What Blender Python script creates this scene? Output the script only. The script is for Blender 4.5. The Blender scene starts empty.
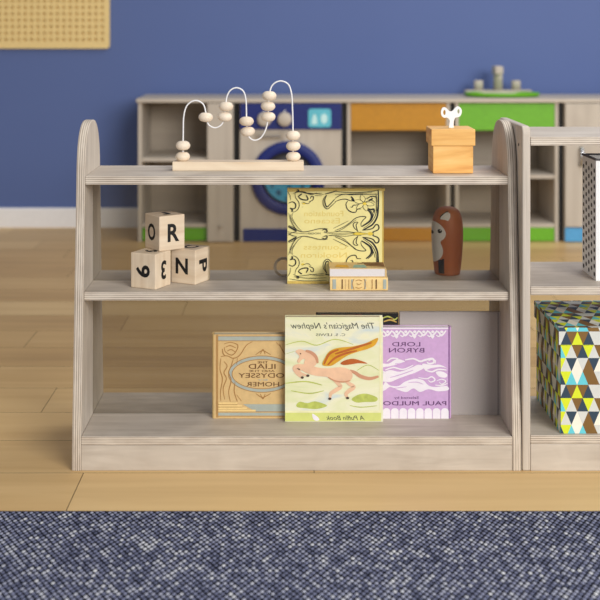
import bpy, bmesh, math, random
from math import sin, cos, pi, asin, radians
from mathutils import Vector, Matrix
from mathutils.geometry import tessellate_polygon

random.seed(7)
S = bpy.context.scene
COL = S.collection
F = 1167.0; VX = 287.0; VY = 32.0; H = 0.903

def W(px, py, Y):
    return Vector(((px - VX) * Y / F, Y, H - (py - VY) * Y / F))

# ------------------------------------------------------------------ materials
MATS = {}
def nm(name):
    m = bpy.data.materials.new(name); m.use_nodes = True
    nt = m.node_tree
    b = nt.nodes.get('Principled BSDF')
    return m, nt, b
def lin(c):
    return tuple(((x/255)/12.92 if x/255 <= .04045 else ((x/255+.055)/1.055)**2.4) for x in c) + (1,)
def plain(name, rgb, rough=.6, metal=0, noise=.06, scale=60, spec=.4):
    m, nt, b = nm(name)
    n = nt.nodes.new('ShaderNodeTexNoise'); n.inputs['Scale'].default_value = scale; n.inputs['Detail'].default_value = 3
    tc = nt.nodes.new('ShaderNodeTexCoord'); nt.links.new(tc.outputs['Object'], n.inputs['Vector'])
    r = nt.nodes.new('ShaderNodeValToRGB')
    c = lin(rgb)
    r.color_ramp.elements[0].position = .3; r.color_ramp.elements[1].position = .7
    r.color_ramp.elements[0].color = tuple(x*(1-noise) for x in c[:3]) + (1,)
    r.color_ramp.elements[1].color = tuple(min(1, x*(1+noise)) for x in c[:3]) + (1,)
    nt.links.new(n.outputs['Fac'], r.inputs['Fac']); nt.links.new(r.outputs['Color'], b.inputs['Base Color'])
    b.inputs['Roughness'].default_value = rough; b.inputs['Metallic'].default_value = metal
    b.inputs['Specular IOR Level'].default_value = spec
    MATS[name] = m
    return m

def wood(name, dark, light, su=3, sv=45, rough=.55, mid=None, warp=.25, spec=.35, blotch=.12):
    """grain runs along UV u"""
    m, nt, b = nm(name); L = nt.links.new; N = nt.nodes.new
    uv = N('ShaderNodeUVMap'); uv.uv_map = 'UVMap'
    mp = N('ShaderNodeMapping'); mp.inputs['Scale'].default_value = (su, sv, 1); L(uv.outputs['UV'], mp.inputs['Vector'])
    n1 = N('ShaderNodeTexNoise'); n1.inputs['Scale'].default_value = 1; n1.inputs['Detail'].default_value = 6
    n1.inputs['Distortion'].default_value = warp; L(mp.outputs['Vector'], n1.inputs['Vector'])
    mp2 = N('ShaderNodeMapping'); mp2.inputs['Scale'].default_value = (su*1.2, sv*.18, 1); L(uv.outputs['UV'], mp2.inputs['Vector'])
    n2 = N('ShaderNodeTexNoise'); n2.inputs['Scale'].default_value = 1.3; n2.inputs['Detail'].default_value = 3; n2.inputs['Distortion'].default_value = 1.2
    L(mp2.outputs['Vector'], n2.inputs['Vector'])
    r = N('ShaderNodeValToRGB'); r.color_ramp.elements[0].position = .3; r.color_ramp.elements[1].position = .72
    r.color_ramp.elements[0].color = lin(dark); r.color_ramp.elements[1].color = lin(light)
    if mid:
        e = r.color_ramp.elements.new(.5); e.color = lin(mid)
    mx = N('ShaderNodeMath'); mx.operation = 'MULTIPLY_ADD'; mx.inputs[1].default_value = .55
    m2 = N('ShaderNodeMath'); m2.operation = 'MULTIPLY'; m2.inputs[1].default_value = .45
    L(n2.outputs['Fac'], m2.inputs[0]); L(n1.outputs['Fac'], mx.inputs[0]); L(m2.outputs[0], mx.inputs[2])
    L(mx.outputs[0], r.inputs['Fac']); L(r.outputs['Color'], b.inputs['Base Color'])
    b.inputs['Roughness'].default_value = rough; b.inputs['Specular IOR Level'].default_value = spec
    bp = N('ShaderNodeBump'); bp.inputs['Strength'].default_value = .05; bp.inputs['Distance'].default_value = .002
    L(n1.outputs['Fac'], bp.inputs['Height']); L(bp.outputs['Normal'], b.inputs['Normal'])
    MATS[name] = m
    return m

def ply_edge(name, dark, light, layers=4):
    m, nt, b = nm(name); L = nt.links.new; N = nt.nodes.new
    uv = N('ShaderNodeUVMap'); uv.uv_map = 'UVMap'
    sp = N('ShaderNodeSeparateXYZ'); L(uv.outputs['UV'], sp.inputs[0])
    mp = N('ShaderNodeMapping'); mp.inputs['Scale'].default_value = (9, .6, 1); L(uv.outputs['UV'], mp.inputs['Vector'])
    n = N('ShaderNodeTexNoise'); n.inputs['Scale'].default_value = 2; n.inputs['Detail'].default_value = 3; L(mp.outputs['Vector'], n.inputs['Vector'])
    a = N('ShaderNodeMath'); a.operation = 'MULTIPLY'; a.inputs[1].default_value = layers*2*pi; L(sp.outputs['Y'], a.inputs[0])
    s = N('ShaderNodeMath'); s.operation = 'COSINE'; L(a.outputs[0], s.inputs[0])
    k = N('ShaderNodeMath'); k.operation = 'MULTIPLY_ADD'; k.inputs[1].default_value = .32; L(s.outputs[0], k.inputs[0]); L(n.outputs['Fac'], k.inputs[2])
    r = N('ShaderNodeValToRGB'); r.color_ramp.elements[0].position = .25; r.color_ramp.elements[1].position = .62
    r.color_ramp.elements[0].color = lin(dark); r.color_ramp.elements[1].color = lin(light)
    L(k.outputs[0], r.inputs['Fac']); L(r.outputs['Color'], b.inputs['Base Color'])
    b.inputs['Roughness'].default_value = .6; b.inputs['Specular IOR Level'].default_value = .3
    MATS[name] = m
    return m

wood('ply_face', (178,166,152), (214,204,191), 4.2, 34, warp=1.3)
ply_edge('ply_edge', (164,149,134), (218,207,192))
wood('birch_block', (214,190,160), (238,222,198), 5, 90)
wood('bead_wood', (230,212,188), (242,228,210), 6, 60, rough=.45)
wood('oak_box', (206,136,66), (249,207,138), 4, 44, mid=(236,183,106), warp=1.4)
wood('kitchen_wood', (178,168,156), (202,193,180), 1.6, 30)
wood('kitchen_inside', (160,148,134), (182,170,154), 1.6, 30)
plain('navy', (14,34,110), .5); plain('orange', (188,132,26), .5); plain('green', (104,174,32), .45)
plain('sky_blue', (82,160,214), .5); plain('black', (12,12,13), .6)
plain('dark_grey', (62,60,62), .5); plain('teal_print', (58,150,188), .45); plain('teal_dark', (30,84,120), .5)
plain('screen_teal', (96,190,210), .35); plain('screen_light', (196,236,238), .35)
plain('chrome', (190,192,196), .25, 1, .02)
plain('white_metal', (238,238,240), .4, 0, .02); plain('white_paint', (247,247,246), .5, 0, .01)
plain('ink_black', (18,17,17), .6, 0, .05)
plain('paper', (228,222,220), .8, 0, .03, 400); plain('paper_cream', (226,214,182), .8, 0, .05, 300)
plain('peg_tan', (232,205,142), .6, 0, .03); plain('baseboard_white', (243,242,243), .5, 0, .02)
plain('fox_red', (172,94,46), .5, 0, .06); plain('fox_white', (214,210,206), .5, 0, .02)
plain('ring_brown', (222,206,190), .5)
plain('grey_cloth', (174,166,162), .7, 0, .03, 500)
plain('purple', (206,168,214), .55, 0, .05, 120); plain('purple_dark', (128,84,142), .6, 0, .05)
plain('white_print', (240,234,242), .6, 0, .03); plain('plum_ink', (84,40,96), .6)
plain('black_cover', (24,22,22), .5); plain('red_print', (150,40,30), .5); plain('gold_print', (206,170,90), .5)
plain('ochre', (219,186,130), .55, 0, .05, 90); plain('ochre_light', (240,208,142), .55, 0, .05, 90)
plain('ochre_line', (172,126,70), .6); plain('blue_grey', (172,180,170), .6, 0, .06); plain('brown_ink', (108,72,38), .6)
plain('old_yellow', (236,224,152), .5, 0, .05, 30); plain('old_gold', (206,178,92), .5, 0, .1, 80); plain('old_gold_text', (226,204,116), .45, 0, .05)
plain('art_black', (24,30,34), .55); plain('art_yellow', (228,200,70), .5)
plain('lime_band', (214,220,128), .6, 0, .05); plain('cream_band', (240,236,190), .6)
plain('horse_tan', (236,194,160), .6, 0, .08, 50); plain('horse_shade', (206,150,118), .6); plain('wing_gold', (220,164,44), .55, 0, .12, 60)
plain('wing_rust', (188,98,40), .55, 0, .1, 70); plain('bush', (186,196,96), .6, 0, .15, 90); plain('hoof', (80,60,52), .6); plain('ink_grey', (66,70,66), .6)
plain('spell_teal', (150,186,172), .6, 0, .1); plain('cover_brown', (150,104,62), .6, 0, .15, 80)
plain('bin_white', (236,236,236), .55, 0, .02); plain('bin_inside', (72,68,68), .8)
for nme, c in dict(tri_navy=(48,68,86), tri_yellow=(220,232,44), tri_grey=(214,216,210), tri_brown=(128,94,44), tri_cyan=(104,206,218), tri_cream=(246,240,224)).items():
    plain(nme, c, .55, 0, .03)

def mat_acrylic():
    m, nt, b = nm('smoky_acrylic'); L = nt.links.new; N = nt.nodes.new
    nt.nodes.remove(b); out = nt.nodes['Material Output']
    t = N('ShaderNodeBsdfTransparent'); t.inputs['Color'].default_value = (.82, .81, .78, 1)
    g = N('ShaderNodeBsdfGlossy'); g.inputs['Roughness'].default_value = .12; g.inputs['Color'].default_value = (.9,.9,.9,1)
    d = N('ShaderNodeBsdfDiffuse'); d.inputs['Color'].default_value = (.5,.47,.46,1)
    n = N('ShaderNodeTexNoise'); n.inputs['Scale'].default_value = 3
    r = N('ShaderNodeMapRange'); r.inputs['To Min'].default_value = .004; r.inputs['To Max'].default_value = .012; L(n.outputs['Fac'], r.inputs['Value'])
    m1 = N('ShaderNodeMixShader'); L(r.outputs[0], m1.inputs['Fac']); L(t.outputs[0], m1.inputs[1]); L(d.outputs[0], m1.inputs[2])
    m2 = N('ShaderNodeMixShader'); m2.inputs['Fac'].default_value = .015; L(m1.outputs[0], m2.inputs[1]); L(g.outputs[0], m2.inputs[2])
    L(m2.outputs[0], out.inputs['Surface']); MATS['acrylic'] = m
mat_acrylic()

def mat_floor():
    m, nt, b = nm('floor_planks'); L = nt.links.new; N = nt.nodes.new
    uv = N('ShaderNodeUVMap'); uv.uv_map = 'UVMap'
    at = N('ShaderNodeAttribute'); at.attribute_name = 'plank'
    mp = N('ShaderNodeMapping'); mp.inputs['Scale'].default_value = (1.4, 22, 1); L(uv.outputs['UV'], mp.inputs['Vector'])
    n1 = N('ShaderNodeTexNoise'); n1.inputs['Scale'].default_value = 1; n1.inputs['Detail'].default_value = 7; n1.inputs['Distortion'].default_value = .6; L(mp.outputs['Vector'], n1.inputs['Vector'])
    mp2 = N('ShaderNodeMapping'); mp2.inputs['Scale'].default_value = (2.2, 7, 1); L(uv.outputs['UV'], mp2.inputs['Vector'])
    n2 = N('ShaderNodeTexNoise'); n2.inputs['Scale'].default_value = 1; n2.inputs['Detail'].default_value = 4; L(mp2.outputs['Vector'], n2.inputs['Vector'])
    a = N('ShaderNodeMath'); a.operation = 'MULTIPLY_ADD'; a.inputs[1].default_value = .45; L(n1.outputs['Fac'], a.inputs[0])
    c = N('ShaderNodeMath'); c.operation = 'MULTIPLY'; c.inputs[1].default_value = .3; L(n2.outputs['Fac'], c.inputs[0]); L(c.outputs[0], a.inputs[2])
    d = N('ShaderNodeMath'); d.operation = 'MULTIPLY_ADD'; d.inputs[1].default_value = .36; L(at.outputs['Fac'], d.inputs[0]); L(a.outputs[0], d.inputs[2])
    r = N('ShaderNodeValToRGB'); e = r.color_ramp.elements
    e[0].position = .2; e[0].color = lin((178,142,94)); e[1].position = .78; e[1].color = lin((228,194,138))
    k = e.new(.48); k.color = lin((208,171,115))
    L(d.outputs[0], r.inputs['Fac']); L(r.outputs['Color'], b.inputs['Base Color'])
    b.inputs['Roughness'].default_value = .42; b.inputs['Specular IOR Level'].default_value = .35
    MATS['floor'] = m
mat_floor()
plain('floor_gap', (104,74,44), .8)

def mat_wall():
    m, nt, b = nm('blue_wall_paint'); L = nt.links.new; N = nt.nodes.new
    tc = N('ShaderNodeTexCoord'); n = N('ShaderNodeTexNoise'); n.inputs['Scale'].default_value = 1.5; L(tc.outputs['Object'], n.inputs['Vector'])
    r = N('ShaderNodeValToRGB'); r.color_ramp.elements[0].color = lin((84,103,155)); r.color_ramp.elements[1].color = lin((90,109,161))
    L(n.outputs['Fac'], r.inputs['Fac']); L(r.outputs['Color'], b.inputs['Base Color']); b.inputs['Roughness'].default_value = .8
    n2 = N('ShaderNodeTexNoise'); n2.inputs['Scale'].default_value = 180; L(tc.outputs['Object'], n2.inputs['Vector'])
    bp = N('ShaderNodeBump'); bp.inputs['Strength'].default_value = .08; bp.inputs['Distance'].default_value = .002; L(n2.outputs['Fac'], bp.inputs['Height']); L(bp.outputs['Normal'], b.inputs['Normal'])
    MATS['wall'] = m
mat_wall()

def mat_rug():
    m, nt, b = nm('woven_rug'); L = nt.links.new; N = nt.nodes.new
    tc = N('ShaderNodeTexCoord')
    mp = N('ShaderNodeMapping'); mp.inputs['Scale'].default_value = (1/.0112, 1/.0180, 0)
    L(tc.outputs['Object'], mp.inputs['Vector'])
    mr = N('ShaderNodeMapping'); mr.inputs['Rotation'].default_value = (0,0,radians(45)); mr.inputs['Scale'].default_value = (1.414,1.414,0)
    L(mp.outputs['Vector'], mr.inputs['Vector'])
    v = N('ShaderNodeTexVoronoi'); v.inputs['Scale'].default_value = 1; v.inputs['Randomness'].default_value = .16; L(mr.outputs['Vector'], v.inputs['Vector'])
    sp = N('ShaderNodeSeparateColor'); L(v.outputs['Color'], sp.inputs[0])
    big = N('ShaderNodeTexNoise'); big.inputs['Scale'].default_value = 26; big.inputs['Detail'].default_value = 2; L(tc.outputs['Object'], big.inputs['Vector'])
    ad = N('ShaderNodeMath'); ad.operation = 'MULTIPLY_ADD'; ad.inputs[1].default_value = .5; L(sp.outputs[0], ad.inputs[0])
    bm_ = N('ShaderNodeMath'); bm_.operation = 'MULTIPLY'; bm_.inputs[1].default_value = .62; L(big.outputs['Fac'], bm_.inputs[0]); L(bm_.outputs[0], ad.inputs[2])
    r = N('ShaderNodeValToRGB'); e = r.color_ramp.elements
    e[0].position = .2; e[0].color = lin((84,89,114)); e[1].position = .92; e[1].color = lin((226,228,234))
    k = e.new(.5); k.color = lin((126,131,160)); k = e.new(.7); k.color = lin((164,168,190))
    L(ad.outputs[0], r.inputs['Fac'])
    gap = N('ShaderNodeMapRange'); gap.inputs['From Min'].default_value = .30; gap.inputs['From Max'].default_value = .50
    gap.inputs['To Min'].default_value = 0; gap.inputs['To Max'].default_value = 1; L(v.outputs['Distance'], gap.inputs['Value'])
    mix = N('ShaderNodeMix'); mix.data_type = 'RGBA'; L(gap.outputs[0], mix.inputs['Factor']); L(r.outputs['Color'], mix.inputs[6]); mix.inputs[7].default_value = lin((14,16,28))
    L(mix.outputs[2], b.inputs['Base Color']); b.inputs['Roughness'].default_value = .9; b.inputs['Specular IOR Level'].default_value = .1
    inv = N('ShaderNodeMath'); inv.operation = 'SUBTRACT'; inv.inputs[0].default_value = 1; L(v.outputs['Distance'], inv.inputs[1])
    bp = N('ShaderNodeBump'); bp.inputs['Strength'].default_value = .8; bp.inputs['Distance'].default_value = .004; L(inv.outputs[0], bp.inputs['Height']); L(bp.outputs['Normal'], b.inputs['Normal'])
    MATS['rug'] = m
mat_rug()

def mat_watercolour():
    m, nt, b = nm('watercolour_cover'); L = nt.links.new; N = nt.nodes.new
    tc = N('ShaderNodeTexCoord'); mp = N('ShaderNodeMapping'); mp.inputs['Scale'].default_value = (9, 9, 26); L(tc.outputs['Object'], mp.inputs['Vector'])
    n = N('ShaderNodeTexNoise'); n.inputs['Scale'].default_value = 1; n.inputs['Detail'].default_value = 4; n.inputs['Distortion'].default_value = .8; L(mp.outputs['Vector'], n.inputs['Vector'])
    r = N('ShaderNodeValToRGB'); e = r.color_ramp.elements
    e[0].position = .28; e[0].color = lin((208,220,218)); e[1].position = .78; e[1].color = lin((206,216,160))
    k = e.new(.45); k.color = lin((238,236,204)); k = e.new(.6); k.color = lin((228,230,184))
    L(n.outputs['Fac'], r.inputs['Fac']); L(r.outputs['Color'], b.inputs['Base Color']); b.inputs['Roughness'].default_value = .55
    MATS['watercolour'] = m
mat_watercolour()

# ------------------------------------------------------------------ mesh builder (world coordinates)
class MB:
    def __init__(self):
        self.bm = bmesh.new(); self.uv = self.bm.loops.layers.uv.new('UVMap'); self.mats = []
        self.off = (random.random()*20, random.random()*20); self.k = 0; self.lift = Vector((0,-3e-5,0))
    def mi(self, mat):
        if mat not in self.mats: self.mats.append(mat)
        return self.mats.index(mat)
    def face(self, co, mat, uvs=None, smooth=False):
        vs = [self.bm.verts.new(c) for c in co]
        return self.fv(vs, mat, uvs, smooth)
    def fv(self, vs, mat, uvs=None, smooth=False):
        try: f = self.bm.faces.new(vs)
        except ValueError: return None
        f.material_index = self.mi(mat); f.smooth = smooth
        for i, l in enumerate(f.loops):
            if uvs: l[self.uv].uv = (uvs[i][0] + self.off[0], uvs[i][1] + (0 if mat == 'ply_edge' else self.off[1]))
            else: l[self.uv].uv = (l.vert.co.x + self.off[0], l.vert.co.z + l.vert.co.y + self.off[1])
        return f
    def box(self, lo, hi, mat, grain=0, edge=None, thick=None):
        """thick: axis across the ply; faces not perpendicular to it get the edge material"""
        x0,y0,z0 = lo; x1,y1,z1 = hi
        P = [(x0,y0,z0),(x1,y0,z0),(x1,y1,z0),(x0,y1,z0),(x0,y0,z1),(x1,y0,z1),(x1,y1,z1),(x0,y1,z1)]
        V = [self.bm.verts.new(p) for p in P]
        for idx, ax in (((0,3,2,1),2),((4,5,6,7),2),((0,1,5,4),1),((2,3,7,6),1),((1,2,6,5),0),((3,0,4,7),0)):
            pl = [a for a in (0,1,2) if a != ax]
            mt = mat
            if thick is not None and ax != thick and edge:
                mt = edge
                o = [a for a in pl if a != thick][0]
                uvs = [(P[i][o], (P[i][thick]-lo[thick])/(hi[thick]-lo[thick])) for i in idx]
            else:
                g = grain if grain in pl else pl[0]
                o = [a for a in pl if a != g][0]
                uvs = [(P[i][g], P[i][o]) for i in idx]
            self.fv([V[i] for i in idx], mt, uvs)
        return self
    def prism(self, pts, axis, a, b, mat, edge=None, grain=None):
        """pts: 2D outline in the two other axes (in order), extruded along axis from a to b"""
        pl = [k for k in (0,1,2) if k != axis]
        def mk(p, t):
            c = [0,0,0]; c[pl[0]] = p[0]; c[pl[1]] = p[1]; c[axis] = t; return c
        A = [self.bm.verts.new(mk(p, a)) for p in pts]; B = [self.bm.verts.new(mk(p, b)) for p in pts]
        g = grain if grain in pl else pl[1]
        gi = pl.index(g)
        uv = [(p[gi], p[1-gi]) for p in pts]
        self.fv(A[::-1], mat, uv[::-1]); self.fv(B, mat, uv)
        d = 0
        n = len(pts)
        for i in range(n):
            j = (i+1) % n
            l = math.hypot(pts[j][0]-pts[i][0], pts[j][1]-pts[i][1])
            self.fv([A[i], A[j], B[j], B[i]], edge or mat, [(d,0),(d+l,0),(d+l,1),(d,1)])
            d += l
        return self
    def lathe(self, prof, c, axis='z', seg=32, mat=None, sx=1, sy=1):
        """prof: list of (r, t) along the axis; ends with r=0 close"""
        rings = []
        for r, t in prof:
            if r < 1e-6:
                p = {'z': (c[0], c[1], c[2]+t), 'y': (c[0], c[1]+t, c[2])}[axis]
                rings.append([self.bm.verts.new(p)])
            else:
                ring = []
                for k in range(seg):
                    a = 2*pi*k/seg
                    p = {'z': (c[0]+r*sx*cos(a), c[1]+r*sy*sin(a), c[2]+t), 'y': (c[0]+r*sx*cos(a), c[1]+t, c[2]-r*sy*sin(a))}[axis]
                    ring.append(self.bm.verts.new(p))
                rings.append(ring)
        for i in range(len(rings)-1):
            A, B = rings[i], rings[i+1]
            for k in range(seg):
                k2 = (k+1) % seg
                if len(A) == 1 and len(B) == 1: continue
                if len(A) == 1: q = [A[0], B[k2], B[k]]
                elif len(B) == 1: q = [A[k], A[k2], B[0]]
                else: q = [A[k], A[k2], B[k2], B[k]]
                self.fv(q, mat, None, True)
        for e, rev in ((rings[0], True), (rings[-1], False)):
            if len(e) > 1: self.fv(e[::-1] if rev else e, mat)
        return self
    def tube(self, pts, r, mat, seg=8):
        pts = [Vector(p) for p in pts]; rings = []
        up = Vector((0,1,0))
        for i, p in enumerate(pts):
            t = (pts[min(i+1,len(pts)-1)] - pts[max(i-1,0)]).normalized()
            n = t.cross(up)
            if n.length < 1e-4: n = t.cross(Vector((1,0,0)))
            n.normalize(); b = t.cross(n)
            rings.append([self.bm.verts.new(p + r*(cos(2*pi*k/seg)*n + sin(2*pi*k/seg)*b)) for k in range(seg)])
        for A, B in zip(rings, rings[1:]):
            for k in range(seg): self.fv([A[k], A[(k+1)%seg], B[(k+1)%seg], B[k]], mat, None, True)
        self.fv(rings[0][::-1], mat); self.fv(rings[-1], mat)
        return self
    # flat print on a surface, fn maps drawing px -> world
    def poly(self, pts, fn, mat):
        self.k += 1; co = [fn(*p) + self.lift*self.k for p in pts]
        tris = tessellate_polygon([[Vector((p[0],p[1],0)) for p in pts]])
        V = [self.bm.verts.new(c) for c in co]
        for t in tris: self.fv([V[i] for i in t], mat)
        return self
    def ribbon(self, pts, w, fn, mat, taper=True, n=6):
        self.k += 1; fn0 = fn; fn = lambda x, y: fn0(x, y) + self.lift*self.k
        P = smooth(pts, n); L, R = [], []
        m = len(P)
        for i, p in enumerate(P):
            a = P[max(i-1,0)]; b = P[min(i+1,m-1)]
            dx, dy = b[0]-a[0], b[1]-a[1]; l = math.hypot(dx,dy) or 1
            t = i/(m-1); ww = w*(.5+.5*sin(pi*t)**.7) if taper else w
            L.append(self.bm.verts.new(fn(p[0]-dy/l*ww/2, p[1]+dx/l*ww/2))); R.append(self.bm.verts.new(fn(p[0]+dy/l*ww/2, p[1]-dx/l*ww/2)))
        for i in range(m-1): self.fv([L[i], L[i+1], R[i+1], R[i]], mat)
        return self
    def text(self, s, box, fn, mat, mirror=False, rot=0, shear=0, bold=0):
        """lettering filling box = (x0,y0,x1,y1) in drawing px (y down)"""
        vs, fs = glyphs(s, shear, bold)
        ang = radians(rot)
        vs = [(x*cos(ang)-y*sin(ang), x*sin(ang)+y*cos(ang)) for x, y in vs]
        x0 = min(v[0] for v in vs); x1 = max(v[0] for v in vs); y0 = min(v[1] for v in vs); y1 = max(v[1] for v in vs)
        V = []
        for x, y in vs:
            u = (x-x0)/(x1-x0); v = (y-y0)/(y1-y0)
            if mirror: u = 1-u
            V.append(self.bm.verts.new(fn(box[0]+u*(box[2]-box[0]), box[3]+v*(box[1]-box[3]))))
        for f in fs: self.fv([V[i] for i in f], mat)
        return self
    def build(self, name, parent=None, origin=None, bevel=0, seg=2, up=False, autosmooth=False):
        o3 = Vector(origin) if origin is not None else (Vector(parent['_o']) if parent is not None else Vector((0,0,0)))
        bmesh.ops.translate(self.bm, verts=self.bm.verts, vec=-o3)
        me = bpy.data.meshes.new(name); self.bm.to_mesh(me); self.bm.free()
        for m in self.mats: me.materials.append(MATS[m])
        o = bpy.data.objects.new(name, me); COL.objects.link(o)
        if parent is not None: o.parent = parent
        else: o.location = o3
        o['_o'] = tuple(o3)
        if parent is not None:
            d = o3 - Vector(parent['_o']); o.location = d
        if bevel:
            b = o.modifiers.new('bevel', 'BEVEL'); b.width = bevel; b.segments = seg; b.limit_method = 'ANGLE'; b.angle_limit = radians(40)
        return o

def smooth(pts, n=6, closed=False):
    out = []; m = len(pts)
    if m < 3: return [tuple(p) for p in pts]
    rng = range(m if closed else m-1)
    for i in rng:
        g = (lambda k: pts[k % m]) if closed else (lambda k: pts[min(max(k,0),m-1)])
        p0,p1,p2,p3 = g(i-1), g(i), g(i+1), g(i+2)
        for k in range(n):
            t = k/n
            out.append(tuple(.5*((2*p1[j]) + (-p0[j]+p2[j])*t + (2*p0[j]-5*p1[j]+4*p2[j]-p3[j])*t*t + (-p0[j]+3*p1[j]-3*p2[j]+p3[j])*t**3) for j in range(len(p1))))
    if not closed: out.append(tuple(pts[-1]))
    return out

_g = {}
def glyphs(s, shear=0, bold=0):
    if (s, shear, bold) in _g: return _g[(s, shear, bold)]
    c = bpy.data.curves.new('lettering', 'FONT'); c.body = s; c.size = 1; c.resolution_u = 3; c.shear = shear; c.offset = bold
    o = bpy.data.objects.new('lettering', c); COL.objects.link(o)
    bpy.context.view_layer.update()
    me = o.to_mesh()
    r = ([(v.co.x, v.co.y) for v in me.vertices], [tuple(p.vertices) for p in me.polygons])
    o.to_mesh_clear(); bpy.data.objects.remove(o); bpy.data.curves.remove(c)
    _g[(s, shear, bold)] = r
    return r

def tag(o, label, cat, group=None, kind=None):
    o['label'] = label; o['category'] = cat
    if group: o['group'] = group
    if kind: o['kind'] = kind
    return o
def empty(name, loc, label, cat, group=None):
    o = bpy.data.objects.new(name, None); COL.objects.link(o); o.location = loc; o['_o'] = tuple(loc); o.empty_display_size = .05
    return tag(o, label, cat, group)
def struct(o):
    o['kind'] = 'structure'; return o
def ell(cx, cy, rx, ry, n=24):
    return [(cx+rx*cos(2*pi*k/n), cy+ry*sin(2*pi*k/n)) for k in range(n)]
def px_fn(ox, oy, sc, Y):
    return lambda x, y: W(ox + x/sc, oy + y/sc, Y)

# ------------------------------------------------------------------ setting
WY = 5.402
mb = MB(); mb.box((-5,-2.5,-.05),(5,WY+.1,-.004),'floor_gap')
lay = mb.bm.faces.layers.float.new('plank_f')
known = {0:-.4166, 3:-.584, 6:-.7545, 8:-.334}
rows = []
row0 = -24
yy = 2.2 + row0*.19; r = row0
vals = {}
while yy < WY:
    y1 = min(yy+.19, WY+.05)
    x = known.get(r, random.uniform(-.9,.5)) 
    L0 = 1.25
    while x > -5: x -= L0
    while x < 5:
        a, b = max(x,-5), min(x+L0, 5)
        g = .0007
        off = (random.random()*30, random.random()*30)
        f = mb.face([(a+g,yy+g,0),(b-g,yy+g,0),(b-g,y1-g,0),(a+g,y1-g,0)], 'floor', [(a+off[0],yy+off[1]),(b+off[0],yy+off[1]),(b+off[0],y1+off[1]),(a+off[0],y1+off[1])])
        f[lay] = random.random()
        if r == 0: f[lay] = .95 if a > -.5 else .7
        if r in (1, 2, 3): f[lay] = .55 + .15*random.random()
        x += L0
    yy += .19; r += 1
o = mb.build('floor'); struct(o)
me = o.data
src = me.attributes['plank_f']; vals = [d.value for d in src.data]
att = me.attributes.new('plank', 'FLOAT', 'FACE')
for i, v in enumerate(vals): att.data[i].value = v
o['label'] = 'tan wood plank floor'
struct(MB().box((-5,WY,-.02),(5,WY+.1,2.8),'wall').build('wall_back'))
struct(MB().prism([(WY-.014,0),(WY,0),(WY,.090),(WY-.008,.090),(WY-.014,.084)],0,-5,5,'baseboard_white').build('baseboard_back'))

mb = MB(); mb.box((-2.2,-.6,0.0006),(2.6,2.186,.0065),'rug')
tag(mb.build('area_rug', origin=(.2,.8,0), bevel=.003), 'flat woven rug flecked navy, slate and white on the wood floor', 'rug')

# ------------------------------------------------------------------ front shelf unit
T = .0178
CY = 2.550
XL0, XL1 = -.4424, -.4242
XR0, XR1 = .4640, .4822
prof = [(0,.150),(.07,.1478),(.18,.137),(.33,.1245),(.46,.112),(.60,.0995),(.635,.0945),(.658,.0875),(.677,.077),(.691,.064),(.702,.047),(.7085,.029),(.711,.010)]
P = smooth([(z,w) for z,w in prof], 3)
outline = [(CY-w, z) for z, w in P] + [(CY+w, z) for z, w in reversed(P)]
def ply_box(lo, hi, th, grain): return MB().box(lo, hi, 'ply_face', grain, 'ply_edge', th)
bk = empty('shelf_unit', (.018, CY, 0), 'whole grey-washed plywood shelf unit with rounded side panels in the centre', 'shelf')
for a, b in ((XL0,XL1),(XR0,XR1)):
    MB().prism(outline, 0, a, b, 'ply_face', 'ply_edge', 2).build('side_panel', bk, bevel=.0016)
g = .0004
SZ = (.0700, .3600, .6000); SD = (.1478, .113, .100)
for z, d in zip(SZ, SD):
    ply_box((XL1+g, CY-d, z-T), (XR0-g, CY+d, z), 2, 0).build('shelf', bk, bevel=.0012)
for s in (-1, 1):
    y0, y1 = sorted((CY+s*.1478, CY+s*(.1478-T)))
    MB().box((XL1+g, y0, 0), (XR0-g, y1, SZ[0]-T-g), 'ply_face', 0).build('kick_board', bk, bevel=.001)
for z0, z1 in ((SZ[0], SZ[1]-T), (SZ[1], SZ[2]-T)):
    p = MB().box((XL1+g, CY-.002, z0+g), (XR0-g, CY+.002, z1-g), 'acrylic').build('divider_panel', bk)
    p['label'] = 'smoky clear acrylic divider'

# ------------------------------------------------------------------ right storage unit
RX0, RX1, RE = .4840, .5010, 1.38
ry0, ry1 = 2.400, 2.665
ru = empty('storage_unit', ((RX0+RE)/2, 2.53, 0), 'square-sided plywood storage unit cut off by the right edge, holding patterned boxes', 'shelf')
def rrect(x0,z0,x1,z1,r,n=5):
    pts = [(x0,z0),(x1,z0)]
    pts += [(x1-r+r*cos(pi/2*k/n), z1-r+r*sin(pi/2*k/n)) for k in range(n+1)]
    pts += [(x0+r-r*sin(pi/2*k/n), z1-r+r*cos(pi/2*k/n)) for k in range(n+1)]
    return pts
for a, b in ((RX0,RX1),(RE-T,RE)):
    MB().prism(rrect(ry0,0,ry1,.709,.016), 0, a, b, 'ply_face', 'ply_edge' if a > 1 else 'ply_face', 2).build('side_panel', ru, bevel=.003, seg=3)
RZ = (.0732, .3792, .687)
for z in RZ:
    ply_box((RX1+g, ry0+.001, z-T), (RE-T-g, ry1-.004, z), 2, 0).build('shelf', ru, bevel=.0012)
for y in (ry0+.001, ry1-T-.004):
    MB().box((RX1+g, y, 0), (RE-T-g, y+T, RZ[0]-T-g), 'ply_face', 0).build('kick_board', ru, bevel=.001)
mb = MB(); mb.lathe([(0,0),(.003,0),(.003,.0008),(0,.0008)], (0,0,0), 'z', 12, 'black')
bmesh.ops.rotate(mb.bm, verts=mb.bm.verts, matrix=Matrix.Rotation(-pi/2, 3, 'Y'))
bmesh.ops.translate(mb.bm, verts=mb.bm.verts, vec=(RX0, 2.437, .668))
mb.build('screw', ru)

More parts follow.
